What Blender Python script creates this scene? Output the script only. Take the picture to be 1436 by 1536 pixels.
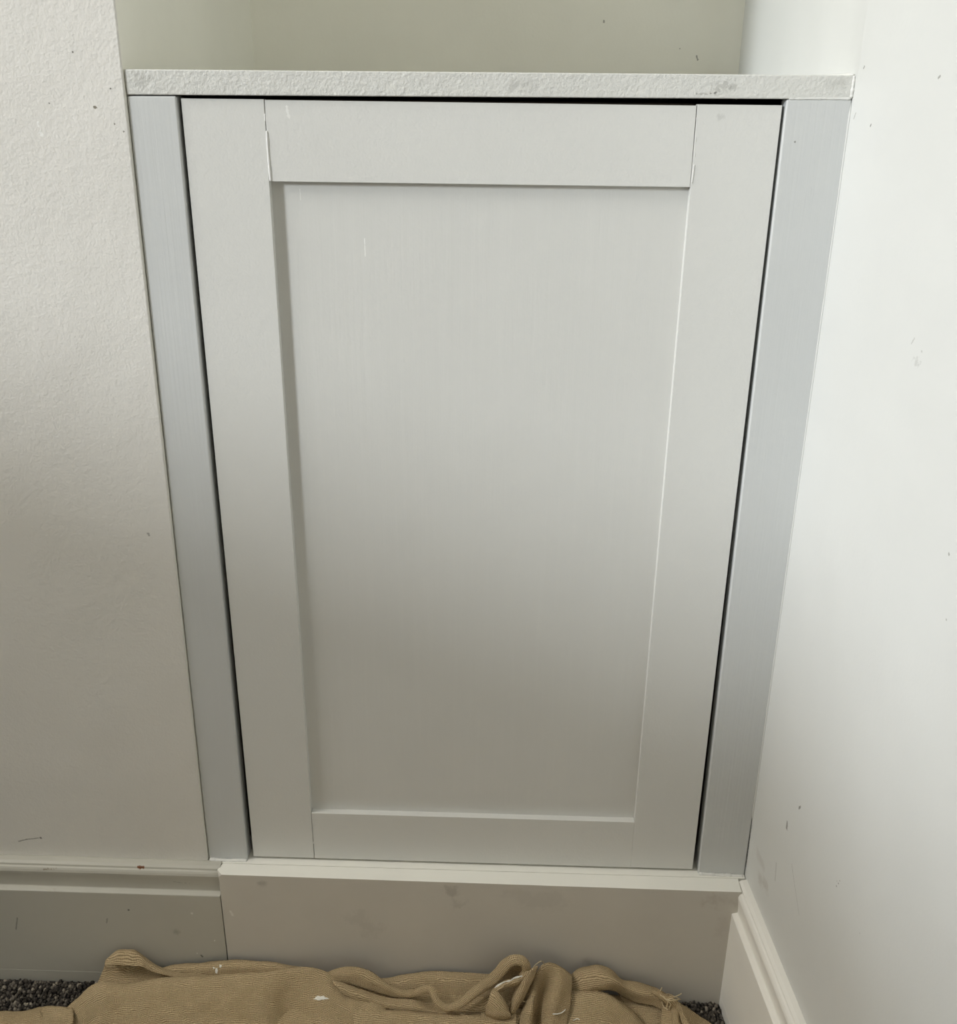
import bpy, bmesh, math, random
import numpy as np
from mathutils import Vector, Matrix, noise

for o in list(bpy.data.objects):
    bpy.data.objects.remove(o, do_unlink=True)
SC = bpy.context.scene
COL = SC.collection
random.seed(7)
rng = np.random.default_rng(7)

# ------------------------------------------------------------------ camera
Z0 = 0.1732                      # height of the door's bottom edge above the carpet
FPX, CX, CY = 1515.0, 718.0, 768.0
CAM = Vector((0.02645, -0.90181, 0.81081 + Z0))
PITCH, YAW, ROLL = 0.397762, -0.025944, 0.011315
def cam_axes():
    fwd = Vector((math.sin(YAW), math.cos(YAW), 0)); right = Vector((math.cos(YAW), -math.sin(YAW), 0)); up = Vector((0, 0, 1))
    f = fwd * math.cos(PITCH) - up * math.sin(PITCH)
    u = up * math.cos(PITCH) + fwd * math.sin(PITCH)
    return right * math.cos(ROLL) + u * math.sin(ROLL), u * math.cos(ROLL) - right * math.sin(ROLL), f
CR, CU, CF = cam_axes()
cd = bpy.data.cameras.new('camera')
cam = bpy.data.objects.new('camera', cd)
COL.objects.link(cam)
cd.sensor_fit = 'HORIZONTAL'
cd.sensor_width = 36.0
cd.lens = 36.0 * FPX / 1436.0
cd.clip_start = 0.02
cam.matrix_world = Matrix(((CR.x, CU.x, -CF.x, CAM.x), (CR.y, CU.y, -CF.y, CAM.y), (CR.z, CU.z, -CF.z, CAM.z), (0, 0, 0, 1)))
SC.camera = cam

# ------------------------------------------------------------------ daylight
WX = -1.75                       # the window wall stands to the left of the chimney breast
WY0, WY1, WZ0, WZ1 = -2.15, -0.20, 1.08, 2.36
world = bpy.data.worlds.new('daylight'); SC.world = world
world.use_nodes = True
world.node_tree.nodes['Background'].inputs[0].default_value = (0.80, 0.90, 1.0, 1)
world.node_tree.nodes['Background'].inputs[1].default_value = 0.6
ld = bpy.data.lights.new('window_daylight', 'AREA')
ld.shape = 'RECTANGLE'; ld.size = 0.86; ld.size_y = 0.46      # panel added in the window's upper corner, standing in for the sky
ld.energy = 23.0
ld.color = (1.0, 0.965, 0.915)
lo = bpy.data.objects.new('window_daylight', ld); COL.objects.link(lo)
lo.location = (WX - 0.045, -0.66, 2.10)
lo.rotation_euler = (math.pi / 2, 0, -math.pi / 2)

sd = bpy.data.lights.new('hazy_sun', 'SUN')
sd.energy = 2.30; sd.angle = math.radians(8.0); sd.color = (0.905, 0.955, 1.0)
so = bpy.data.objects.new('hazy_sun', sd); COL.objects.link(so)
SAZ, SEL = math.radians(54.5), math.radians(14.3)
sdir = Vector((math.sin(SAZ) * math.cos(SEL), math.cos(SAZ) * math.cos(SEL), -math.sin(SEL)))   # the way the light travels
so.rotation_euler = sdir.to_track_quat('-Z', 'Y').to_euler()

vs = SC.view_settings
vs.view_transform = 'Standard'; vs.look = 'None'; vs.gamma = 1.0; vs.use_curve_mapping = False
vs.exposure = 0.02
SC.cycles.use_denoising = True
SC.cycles.max_bounces = 10
SC.cycles.diffuse_bounces = 8

# ------------------------------------------------------------------ helpers
def ray(px, py):
    return CF + CR * ((px - CX) / FPX) - CU * ((py - CY) / FPX)
def at(px, py, Y):               # world point seen at a pixel, at depth Y
    d = ray(px, py); return CAM + d * ((Y - CAM.y) / d.y)
def at_z(px, py, z):
    d = ray(px, py); return CAM + d * ((z - CAM.z) / d.z)
def at_plane(px, py, p0, n):
    d = ray(px, py); return CAM + d * ((p0 - CAM).dot(n) / d.dot(n))

def mesh_obj(name, verts, faces, mat, parent=None, smooth=False, uvs=None):
    """verts in world metres; a child keeps them by undoing its parent's offset"""
    off = Vector((0, 0, 0))
    p = parent
    while p is not None:
        off += Vector(p.location); p = p.parent
    me = bpy.data.meshes.new(name)
    me.from_pydata([tuple(Vector(v) - off) for v in verts], [], faces)
    if uvs is not None:
        uvl = me.uv_layers.new(name='UVMap')
        for l in me.loops:
            uvl.data[l.index].uv = uvs[l.vertex_index]
    me.materials.append(mat)
    if smooth:
        for f in me.polygons: f.use_smooth = True
    me.update()
    o = bpy.data.objects.new(name, me)
    COL.objects.link(o)
    if parent is not None: o.parent = parent
    return o
def empty(name, loc):
    o = bpy.data.objects.new(name, None); COL.objects.link(o); o.location = loc
    o.empty_display_size = 0.05
    return o
def tag(o, label=None, cat=None, kind=None, group=None):
    if label: o['label'] = label
    if cat: o['category'] = cat
    if kind: o['kind'] = kind
    if group: o['group'] = group
    return o
BOXF = [(0, 3, 2, 1), (4, 5, 6, 7), (0, 1, 5, 4), (1, 2, 6, 5), (2, 3, 7, 6), (3, 0, 4, 7)]
def box(x0, x1, y0, y1, z0, z1):
    return ([(x0, y0, z0), (x1, y0, z0), (x1, y1, z0), (x0, y1, z0), (x0, y0, z1), (x1, y0, z1), (x1, y1, z1), (x0, y1, z1)], BOXF)
def merge(*ms):
    V, F = [], []
    for v, f in ms:
        n = len(V); V += list(v); F += [tuple(i + n for i in q) for q in f]
    return V, F
def board(fl, fr, y0, y1):
    """a board whose front outline is bl, br, tr, tl in (x, z); y0 front, y1 back"""
    (a, b, c, d) = fl
    V = [(a[0], y0, a[1]), (b[0], y0, b[1]), (b[0], y1, b[1]), (a[0], y1, a[1]),
         (d[0], y0, d[1]), (c[0], y0, c[1]), (c[0], y1, c[1]), (d[0], y1, d[1])]
    return V, BOXF
def bevel(o, w, seg=2):
    m = o.modifiers.new('bevel', 'BEVEL'); m.width = w; m.segments = seg; m.limit_method = 'ANGLE'; m.angle_limit = math.radians(40)
    for f in o.data.polygons: f.use_smooth = False
    return o

# ------------------------------------------------------------------ materials
def srgb(r, g, b):
    f = lambda c: (c / 12.92 if c <= 0.04045 else ((c + 0.055) / 1.055) ** 2.4)
    return (f(r / 255), f(g / 255), f(b / 255), 1)
class NT:
    def __init__(self, name):
        self.m = bpy.data.materials.new(name); self.m.use_nodes = True
        self.t = self.m.node_tree; self.b = self.t.nodes['Principled BSDF']
    def n(self, typ, **kw):
        x = self.t.nodes.new(typ)
        for k, v in kw.items(): setattr(x, k, v)
        return x
    def l(self, a, b): self.t.links.new(a, b)
    def noise(self, vec, scale, detail=3, rough=0.5, dist=0.0):
        x = self.n('ShaderNodeTexNoise'); x.inputs['Scale'].default_value = scale
        x.inputs['Detail'].default_value = detail; x.inputs['Roughness'].default_value = rough; x.inputs['Distortion'].default_value = dist
        self.l(vec, x.inputs['Vector']); return x.outputs['Fac']
    def math(self, op, a, b=None, c=None, clamp=False):
        x = self.n('ShaderNodeMath', operation=op); x.use_clamp = clamp
        for i, v in enumerate((a, b, c)):
            if v is None: continue
            if hasattr(v, 'default_value') or hasattr(v, 'links'): self.l(v, x.inputs[i])
            else: x.inputs[i].default_value = v
        return x.outputs[0]
    def vmath(self, op, a, b=None, scale=None):
        x = self.n('ShaderNodeVectorMath', operation=op)
        for i, v in enumerate((a, b)):
            if v is None: continue
            if hasattr(v, 'links'): self.l(v, x.inputs[i])
            else: x.inputs[i].default_value = tuple(v)
        if scale is not None:
            if hasattr(scale, 'links'): self.l(scale, x.inputs['Scale'])
            else: x.inputs['Scale'].default_value = scale
        return x.outputs['Value'] if op in ('DOT_PRODUCT', 'LENGTH', 'DISTANCE') else x.outputs[0]
    def mix(self, fac, a, b):
        x = self.n('ShaderNodeMix', data_type='RGBA')
        if hasattr(fac, 'links'): self.l(fac, x.inputs[0])
        else: x.inputs[0].default_value = fac
        for s, v in ((6, a), (7, b)):
            if hasattr(v, 'links'): self.l(v, x.inputs[s])
            else: x.inputs[s].default_value = v
        return x.outputs[2]
    def ramp(self, fac, lo, hi):
        x = self.n('ShaderNodeMapRange'); x.interpolation_type = 'SMOOTHSTEP'
        self.l(fac, x.inputs['Value']); x.inputs['From Min'].default_value = lo; x.inputs['From Max'].default_value = hi
        return x.outputs['Result']
    def bump(self, h, strength, dist, prev=None):
        x = self.n('ShaderNodeBump'); x.inputs['Strength'].default_value = strength; x.inputs['Distance'].default_value = dist
        self.l(h, x.inputs['Height'])
        if prev is not None: self.l(prev, x.inputs['Normal'])
        return x.outputs[0]

def paint(name, col, rough=0.55, peel=0.0, peel_scale=330, peel_d=0.0006, streak=None, mottled=0.03, marks=(), tint=None, wave=0.0, spec=0.35):
    """painted surface: fine roller or brush relief, faint mottling, and its dents and stains as marks
    marks: (A, B, radius, colour, strength, softness, raggedness) in world metres"""
    N = NT(name)
    geo = N.n('ShaderNodeNewGeometry'); P = geo.outputs['Position']
    base = N.mix(N.ramp(N.noise(P, 6.0, 4, 0.6), 0.35, 0.7), tuple(c * (1 - mottled) for c in col[:3]) + (1,), tuple(min(1, c * (1 + mottled)) for c in col[:3]) + (1,))
    nrm = None
    if streak:
        mp = N.n('ShaderNodeMapping'); mp.inputs['Scale'].default_value = streak; N.l(P, mp.inputs['Vector'])
        s = N.noise(mp.outputs[0], 1.0, 4, 0.65)
        base = N.mix(N.math('MULTIPLY', N.ramp(s, 0.45, 0.75), 0.10), base, tuple(min(1, c * 1.15) for c in col[:3]) + (1,))
        nrm = N.bump(s, 0.35, 0.0006, nrm)
    if peel > 0:
        nrm = N.bump(N.noise(P, peel_scale, 2, 0.5), peel, peel_d, nrm)
        nrm = N.bump(N.noise(P, peel_scale * 0.33, 2, 0.5), peel * 0.7, peel_d * 1.6, nrm)
    if wave > 0:
        nrm = N.bump(N.noise(P, 9.0, 2, 0.5), wave, 0.01, nrm)
    nzs = {}
    for (A, B, r, c, st, soft, rag) in marks:
        A = Vector(A); B = Vector(B); AB = B - A; L2 = AB.length_squared
        pa = N.vmath('SUBTRACT', P, A)
        if L2 > 1e-10:
            t = N.math('MULTIPLY', N.vmath('DOT_PRODUCT', pa, AB), 1.0 / L2, clamp=True)
            d = N.vmath('LENGTH', N.vmath('SUBTRACT', pa, N.vmath('SCALE', AB, None, t)))
        else:
            d = N.vmath('LENGTH', pa)
        k = 90.0 if r > .0045 else (260.0 if r > .0018 else 520.0)
        if k not in nzs: nzs[k] = N.noise(P, k, 4, 0.65)
        d = N.math('ADD', d, N.math('MULTIPLY', N.math('SUBTRACT', nzs[k], 0.5), rag * r * 3.4))
        f = N.math('MULTIPLY', N.math('SUBTRACT', 1.0, N.ramp(d, r * (1 - soft), r)), st)
        base = N.mix(f, base, c)
    N.l(base, N.b.inputs['Base Color'])
    N.b.inputs['Roughness'].default_value = rough
    N.b.inputs['Specular IOR Level'].default_value = spec
    if nrm is not None: N.l(nrm, N.b.inputs['Normal'])
    return N.m

DARK = srgb(48, 44, 38); GREY = srgb(110, 108, 100); BROWN = srgb(120, 92, 66); RUST = srgb(118, 70, 38); WHITE = srgb(246, 246, 242)

# ------------------------------------------------------------------ main planes
YW = -0.0055       # chimney-breast wall face
YS = -0.0030       # cupboard face frame
YSK = -0.0090      # back line the skirting profile is measured from
YK = -0.0268       # plinth front
YB = 0.460         # alcove back wall
CEIL = 2.42
def xl(z): return -0.3006 + (z - Z0) / 0.8 * 0.0066        # right-hand arris of the chimney breast leans a little
def xr(z): return 0.3078 - (z - Z0) / 0.8 * 0.0033         # right-hand wall at the cupboard front
SPLAY = 0.084
RW_P = Vector((xr(Z0), -0.008, Z0)); 
RW_N = Vector((-1, -SPLAY, -0.0041)).normalized()
def rw(px, py): return at_plane(px, py, RW_P, RW_N)

def mk(p, q=None, r=0.0012, c=DARK, st=0.8, soft=0.5, rag=0.6):
    return (p, q if q is not None else p, r, c, st, soft, rag)

wl = lambda px, py: at(px, py, YW)
marks_left = [mk(wl(109, 78), None, .0011), mk(wl(142, 161), wl(143, 161), .0016, srgb(90, 80, 50)), mk(wl(57, 183), wl(58, 189), .0012, WHITE),
              mk(wl(61, 199), wl(62, 202), .0018, WHITE), mk(wl(74, 155), None, .0009, GREY), mk(wl(28, 1262), wl(40, 1259), .0009, DARK, .55),
              mk(wl(40, 1259), wl(58, 1257), .0008, DARK, .5), mk(wl(61, 1257), None, .0016, DARK, .7),
              mk(wl(166, 133), None, .001, DARK), mk(wl(172, 186), None, .001, GREY), mk(wl(186, 197), None, .001, GREY),
              mk(wl(222, 800), wl(224, 803), .0014, GREY, .5), mk(wl(293, 1105), wl(296, 1118), .0010, GREY, .5)]
marks_right = [mk(rw(1181, 1235), rw(1181, 1242), .0028, srgb(120, 119, 112), .75, .5, 1.3), mk(rw(1199, 1212), rw(1201, 1210), .0016, GREY, .8, .4, 1.0),
               mk(rw(1255, 1329), None, .0009, GREY, .8, .4, 1.0), mk(rw(1258, 1325), None, .0010, GREY, .8, .4, 1.0), mk(rw(1256, 1322), None, .0007, GREY, .8, .4, 1.0), mk(rw(1260, 1321), None, .0007, GREY, .7, .4, 1.0), mk(rw(1188, 1296), rw(1191, 1318), .0007, GREY, .35),
               mk(rw(1191, 1318), rw(1199, 1372), .0007, GREY, .3), mk(rw(1165, 1295), rw(1163, 1320), .0016, GREY, .25),
               mk(rw(1140, 1318), rw(1150, 1330), .010, BROWN, .20, 1.0, .6), mk(rw(1137, 1280), rw(1145, 1300), .008, BROWN, .14, 1.0, .6),
               mk(rw(1372, 540), rw(1378, 545), .0030, GREY, .22, .8, 1.6), mk(rw(1368, 515), rw(1372, 508), .0009, GREY, .3), mk(rw(1383, 527), None, .0012, GREY, .35), mk(rw(1424, 831), None, .0013, GREY, .6), mk(rw(1420, 930), None, .001, GREY, .5),
               mk(rw(1306, 189), rw(1307, 187), .0010, DARK, .7), mk(rw(1296, 102), rw(1297, 100), .0010, GREY, .7), mk(rw(1408, 117), rw(1411, 114), .0010, GREY, .6),
               mk(rw(1281, 178), rw(1284, 170), .0009, GREY, .4), mk(rw(1277, 88), rw(1279, 106), .0009, GREY, .6, .5, .8), mk(rw(1266, 104), rw(1277, 101), .0012, GREY, .3, .8, 1.0),
               mk(rw(1125, 1254), rw(1119, 1300), .0009, DARK, .9, .4, 1.2), mk(rw(1128, 1238), rw(1125, 1256), .0006, DARK, .6, .4, 1.2), mk(rw(1290, 1400), None, .0008, GREY, .4)]
wb = lambda px, py: at(px, py, YB)
marks_back = [mk(wb(906, 31), wb(906, 33), .0013, DARK, .6), mk(wb(1020, 73), None, .0010, GREY, .6), mk(wb(1045, 84), wb(1047, 90), .0012, DARK, .6)]
kp = lambda px, py: at(px, py, YK)
marks_kick = [mk(kp(391, 1325), kp(395, 1325), .006, srgb(95, 92, 86), .30, 1.0, .5), mk(kp(672, 1333), kp(680, 1336), .010, srgb(95, 90, 82), .26, 1.0, 1.0), mk(kp(682, 1352), kp(690, 1358), .009, srgb(95, 90, 82), .2, 1.0, 1.2),
              mk(kp(893, 1357), None, .0014, DARK), mk(kp(883, 1415), None, .0008, DARK, .6), mk(kp(1027, 1451), None, .0017, DARK, .8),
              mk(kp(1042, 1447), None, .0010, DARK, .7), mk(kp(1028, 1453), kp(1052, 1479), .0008, DARK, .55), mk(kp(1053, 1482), kp(1053, 1492), .0018, srgb(80, 78, 70), .6),
              mk(kp(346, 1367), kp(349, 1373), .0018, WHITE, .35), mk(kp(880, 1440), kp(890, 1446), .008, GREY, .3, 1.0, .6), mk(kp(1088, 1380), kp(1080, 1400), .010, BROWN, .08, 1.0, .9),
              mk(kp(535, 1375), kp(560, 1395), .016, GREY, .10, 1.0, 1.2), mk(kp(780, 1345), kp(830, 1350), .018, GREY, .08, 1.0, 1.2), mk(kp(1060, 1350), kp(1095, 1352), .010, BROWN, .14, 1.0, 1.2)]
bs = lambda px, py: at(px, py, -0.0215)
marks_skirt = [mk(at(208, 1301, -.0186), at(214, 1301, -.0186), .0024, RUST, .95, .35, .5), mk(bs(66, 1304), bs(84, 1303), .0016, srgb(120, 105, 80), .6, .6, .8),
               mk(kp(70, 1333), kp(80, 1334), .005, srgb(150, 128, 98), .45, .9, .8), mk(kp(62, 1333), None, .0014, BROWN, .5),
               mk(kp(26, 1377), kp(24, 1394), .0012, DARK, .5, .8), mk(kp(161, 1378), kp(160, 1384), .0014, DARK, .4, .9), mk(kp(193, 1365), None, .0017, DARK, .7),
               mk(kp(265, 1397), None, .006, GREY, .4, 1.0, .6), mk(kp(302, 1433), kp(304, 1435), .0014, DARK, .7), mk(kp(296, 1430), None, .0010, WHITE, .5),
               mk(kp(288, 1370), None, .0018, WHITE, .4), mk(kp(322, 1411), None, .001, WHITE, .6), mk(bs(260, 1323), bs(310, 1329), .0007, DARK, .45)]

M = {}
M['wall_left'] = paint('white_wall_roller', srgb(223, 221, 215), .6, peel=.5, peel_scale=420, peel_d=.0007, marks=marks_left, wave=.25, mottled=.012)
M['wall_right'] = paint('white_wall_smooth', srgb(215, 216, 213), .55, peel=.12, peel_scale=300, marks=marks_right, wave=.35, mottled=.012)
M['wall_back'] = paint('cream_alcove_wall', srgb(239, 238, 228), .7, peel=.15, marks=marks_back, wave=.3, mottled=.02)
M['room'] = paint('warm_room_wall', srgb(236, 231, 220), .8)
M['ceiling'] = paint('white_ceiling', srgb(243, 241, 235), .8)
M['shelf'] = paint('shelf_roller_paint', srgb(212, 212, 207), .5, peel=.8, peel_scale=420, peel_d=.0008,
                   marks=[mk(at(1100, 128, YS), at(1074, 134, YS), .0045, GREY, .28, .9, 1.8), mk(at(1066, 140, YS), None, .0009, DARK, .6, .5, 1.2), mk(at(1072, 141, YS), at(1074, 139, YS), .0009, DARK, .6, .5, 1.2), mk(at(1045, 141, YS), at(1062, 141, YS), .0009, GREY, .4, .6, 1.2),
                          mk(at(200, 122, YS), at(225, 118, YS), .006, GREY, .25, .9, 1.4), mk(at(1245, 126, YS), at(1262, 122, YS), .006, GREY, .18, 1.0, .8),
                          mk(at(770, 128, YS), at(800, 126, YS), .005, GREY, .15, 1.0, 1.2)])
ydoor = 0.0
M['door'] = paint('grey_white_door_paint', srgb(217, 217, 213), .48, peel=.3, peel_scale=420, mottled=.012,
                  marks=[mk(at(430, 160, 0), at(433, 176, 0), .0013, WHITE, .5, .5, 1.2), mk(at(1079, 176, 0), at(1083, 175, 0), .0036, GREY, .16, 1.0, 1.0),
                         mk(at(1172, 186, 0), None, .0008, WHITE, .7)])
M['panel'] = paint('grey_white_panel_paint', srgb(215, 215, 211), .45, peel=.12, peel_scale=420, mottled=.012, streak=(160, 160, 5),
                   marks=[mk(at(547, 358, .008), at(548, 384, .008), .0006, WHITE, .7), mk(at(450, 284, .008), at(451, 300, .008), .0006, WHITE, .4)])
M['stile'] = paint('blue_grey_primer', srgb(205, 207, 206), .45, peel=.08, mottled=.015, streak=(420, 420, 7),
                   marks=[mk(at(184 + 8, 150, YS), None, .0006, WHITE, .4), mk(at(1193, 213, YS), None, .0011, GREY, .7)])
M['plinth'] = paint('plinth_paint', srgb(205, 201, 192), .5, peel=.10, mottled=.03, marks=marks_kick)
M['skirt'] = paint('skirting_gloss', srgb(188, 186, 176), .42, peel=.10, mottled=.03, marks=marks_skirt)  # left skirting darkened in colour for the shade low on this side
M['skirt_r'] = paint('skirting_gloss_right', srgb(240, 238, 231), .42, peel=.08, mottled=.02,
                     marks=[mk(rw(1119, 1364), None, .0014, DARK, .7), mk(at_z(1132, 1435, Z0 - .02), None, .0012, DARK, .8), mk(at_z(1113, 1433, Z0 - .035), None, .0014, DARK, .8)])  # lighter copy of the skirting gloss, its brighter light put into the colour
M['sill'] = paint('lightened_white_sill_paint', srgb(240, 239, 231), .4, peel=.08, mottled=.015, streak=(6, 300, 300))  # whitened: brightness of upward faces under light from above, put into the colour
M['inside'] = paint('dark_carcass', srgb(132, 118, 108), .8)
M['caulk'] = paint('white_caulk', srgb(226, 226, 222), .5, peel=.4, peel_scale=500)
M['filler'] = paint('dry_white_paint', srgb(240, 240, 238), .5)
M['window'] = paint('window_gloss', srgb(235, 235, 232), .3)

def glass():
    N = NT('window_glass'); t = N.n('ShaderNodeBsdfTransparent'); g = N.n('ShaderNodeBsdfGlossy'); g.inputs['Roughness'].default_value = 0.02
    x = N.n('ShaderNodeMixShader'); x.inputs[0].default_value = 0.06
    N.l(t.outputs[0], x.inputs[1]); N.l(g.outputs[0], x.inputs[2])
    N.l(x.outputs[0], N.t.nodes['Material Output'].inputs['Surface']); return N.m
M['glass'] = glass()

def hessian():
    N = NT('hessian_weave')
    uv = N.n('ShaderNodeUVMap'); U = uv.outputs[0]
    dn = N.n('ShaderNodeTexNoise'); dn.inputs['Scale'].default_value = 60; dn.inputs['Detail'].default_value = 2; N.l(U, dn.inputs['Vector'])
    off = N.vmath('SCALE', N.vmath('SUBTRACT', dn.outputs['Color'], (.5, .5, .5)), None, 0.007)
    V = N.vmath('ADD', U, off)
    def wave(axis, per):
        w = N.n('ShaderNodeTexWave'); w.wave_type = 'BANDS'; w.bands_direction = axis
        w.inputs['Scale'].default_value = 1.0 / per * 0.314; w.inputs['Distortion'].default_value = 0.6; w.inputs['Detail'].default_value = 1
        w.inputs['Detail Scale'].default_value = 2.0
        N.l(V, w.inputs['Vector']); return w.outputs['Fac']
    wx = wave('X', 0.0013); wy = wave('Y', 0.0017)
    fn = N.noise(V, 700, 3, .7)
    h = N.math('MULTIPLY', N.math('ADD', N.math('MULTIPLY', wx, .6), 0.55), N.math('ADD', N.math('MULTIPLY', wy, .8), 0.40))
    h = N.math('MULTIPLY', h, N.math('ADD', N.math('MULTIPLY', fn, 1.1), .40))
    geo = N.n('ShaderNodeNewGeometry'); P = geo.outputs['Position']
    c = N.mix(N.ramp(h, 0.05, 1.0), srgb(112, 92, 64), srgb(220, 198, 160))
    c = N.mix(N.math('MULTIPLY', N.ramp(N.noise(P, 18, 4, .6), .45, .75), .35), c, srgb(160, 138, 102))
    c = N.mix(N.math('MULTIPLY', N.ramp(N.noise(P, 900, 2, .5), .60, .78), .5), c, srgb(226, 205, 168))
    N.l(c, N.b.inputs['Base Color']); N.b.inputs['Roughness'].default_value = 0.95; N.b.inputs['Specular IOR Level'].default_value = 0.1
    n = N.bump(h, 0.8, 0.0009)
    n = N.bump(N.noise(P, 110, 3, .6), 0.5, 0.003, n)
    N.l(n, N.b.inputs['Normal'])
    return N.m
M['hessian'] = hessian()
def plain(name, col, rough=.9):
    N = NT(name); geo = N.n('ShaderNodeNewGeometry')
    c = N.mix(N.noise(geo.outputs['Position'], 300, 2), tuple(x * .85 for x in col[:3]) + (1,), tuple(min(1, x * 1.1) for x in col[:3]) + (1,))
    N.l(c, N.b.inputs['Base Color']); N.b.inputs['Roughness'].default_value = rough; return N.m
M['thread'] = plain('pale_thread', srgb(214, 196, 160)); M['splash'] = plain('white_paint_splash', srgb(238, 236, 228), .6)
def carpet_mat():
    N = NT('grey_fleck_carpet'); geo = N.n('ShaderNodeNewGeometry')
    r = geo.outputs['Random Per Island']
    cr = N.n('ShaderNodeValToRGB'); e = cr.color_ramp.elements; cr.color_ramp.interpolation = 'CONSTANT'
    e[0].position = 0; e[0].color = srgb(62, 58, 54); e[1].position = .45; e[1].color = srgb(86, 81, 75)
    for p, c in ((.75, srgb(112, 106, 97)), (.93, srgb(152, 144, 131))):
        k = e.new(p); k.color = c
    N.l(r, cr.inputs[0]); N.l(cr.outputs[0], N.b.inputs['Base Color']); N.b.inputs['Roughness'].default_value = 1.0
    N.b.inputs['Specular IOR Level'].default_value = 0.1
    return N.m
M['pile'] = carpet_mat()
def carpet_base():
    N = NT('grey_carpet_ground'); geo = N.n('ShaderNodeNewGeometry'); P = geo.outputs['Position']
    v = N.n('ShaderNodeTexVoronoi'); v.inputs['Scale'].default_value = 230; N.l(P, v.inputs['Vector'])
    N.l(N.mix(N.ramp(N.math('ADD', v.outputs['Color'], 0.0), .3, .9), srgb(48, 46, 44), srgb(112, 108, 102)), N.b.inputs['Base Color'])
    N.b.inputs['Roughness'].default_value = 1.0
    N.l(N.bump(v.outputs['Distance'], 0.8, 0.004), N.b.inputs['Normal']); return N.m
M['floor'] = carpet_base()

# ------------------------------------------------------------------ room shell
RX = 0.62
YF = -3.4
v, f = box(WX - .12, RX + .2, YF - .12, .6, -0.05, 0.0)
tag(mesh_obj('floor', v, f, M['floor']), 'grey flecked carpet floor', kind='structure')
v, f = box(WX - .12, RX + .2, YF - .12, .6, CEIL, CEIL + .05)
tag(mesh_obj('ceiling', v, f, M['ceiling']), 'white ceiling', kind='structure')
# chimney breast with its return into the alcove
X0 = WX - .0
V = []
for z in (0.0, CEIL):
    V += [(X0, YW, z), (xl(z) - .0012, YW, z), (xl(z) - .0003, YW + .0004, z), (xl(z), YW + .0013, z), (xl(z), YB + .03, z), (X0, YB + .03, z)]
F = [tuple(reversed(range(6))), tuple(range(6, 12))] + [(i, (i + 1) % 6, (i + 1) % 6 + 6, i + 6) for i in range(6)]
wlo = mesh_obj('wall_left', V, F, M['wall_left']); wlo.data.materials.append(M['wall_back']); wlo.data.polygons[2 + 3].material_index = 1
tag(wlo, 'white chimney breast wall left of the cupboard', kind='structure')
v, f = box(xl(1.0) - .002, 0.36, YB, YB + .1, 0, CEIL)
tag(mesh_obj('wall_back', v, f, M['wall_back']), 'cream alcove back wall above the shelf', kind='structure')
# right-hand wall: square inside the alcove, splayed into the room
V = []
for z in (0.0, CEIL):
    x = xr(z)
    V += [(x, YB + .05, z), (x, -.008, z), (x + SPLAY * (abs(YF) - .008), YF, z), (x + SPLAY * abs(YF) + .12, YF, z), (x + .12, YB + .05, z)]
F = [(0, 1, 2, 3, 4), (9, 8, 7, 6, 5)] + [(i, i + 5, (i + 1) % 5 + 5, (i + 1) % 5) for i in range(5)]
tag(mesh_obj('wall_right', V, F, M['wall_right']), 'bright white wall right of the cupboard', kind='structure')
v, f = box(WX - .12, RX + .2, YF - .1, YF, 0, CEIL)
tag(mesh_obj('wall_front', v, f, M['room']), 'warm painted wall behind the camera', kind='structure')
T = .22
v, f = merge(box(WX - T, WX, YF, WY0, 0, CEIL), box(WX - T, WX, WY1, YB, 0, CEIL), box(WX - T, WX, WY0, WY1, 0, WZ0), box(WX - T, WX, WY0, WY1, WZ1, CEIL))
tag(mesh_obj('wall_window', v, f, M['room']), 'warm painted wall with the window', kind='structure')
fw = .045
v, f = merge(box(WX - .11, WX - .05, WY0, WY0 + fw, WZ0, WZ1), box(WX - .11, WX - .05, WY1 - fw, WY1, WZ0, WZ1),
             box(WX - .11, WX - .05, WY0 + fw, WY1 - fw, WZ0, WZ0 + fw), box(WX - .11, WX - .05, WY0 + fw, WY1 - fw, WZ1 - fw, WZ1))
win = tag(mesh_obj('window_1', v, f, M['window']), 'white painted window frame', kind='structure')
v, f = box(WX - .083, WX - .079, WY0 + fw, WY1 - fw, WZ0 + fw, WZ1 - fw)
mesh_obj('pane', v, f, M['glass'], win)
v, f = box(WX - .05, WX + .03, WY0 - .03, WY1 + .03, WZ0 - .025, WZ0)
bevel(mesh_obj('window_sill', v, f, M['window'], win), .004)

# ------------------------------------------------------------------ skirting boards
PROF = [(-.0040, -.0030), (0, -.0012), (.0055, -.0020), (.0083, -.0040), (.0090, -.0060), (.0098, -.0062), (.0110, -.0068), (.0122, -.0086), (.0131, -.0112), (.0129, -.0140), (.0122, -.0190),
        (.0117, -.0255), (.0115, -.0322), (.0120, -.0331), (.0165, -.0344), (.0176, -.0352), (.0178, -.0366), (.0178, -.1558), (.0172, -.1562), (.0178, -.1567), (.0178, -Z0 - .001), (-.0040, -Z0 - .001)]
def skirting(name, A, B, out, mat):
    """A, B: world ends of the wall line at z = 0; out: unit vector out of the wall"""
    n = len(PROF); V = []
    for E in (A, B):
        for d, z in PROF:
            V.append((E[0] + out[0] * d, E[1] + out[1] * d, Z0 + z))
    F = [(i, (i + 1) % n, (i + 1) % n + n, i + n) for i in range(n)] + [tuple(reversed(range(n))), tuple(range(n, 2 * n))]
    o = mesh_obj(name, V, F, mat)
    return o
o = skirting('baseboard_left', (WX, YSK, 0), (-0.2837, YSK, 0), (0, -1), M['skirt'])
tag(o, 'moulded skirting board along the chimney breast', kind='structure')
rwn = Vector((-1, -SPLAY, 0)).normalized()
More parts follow.
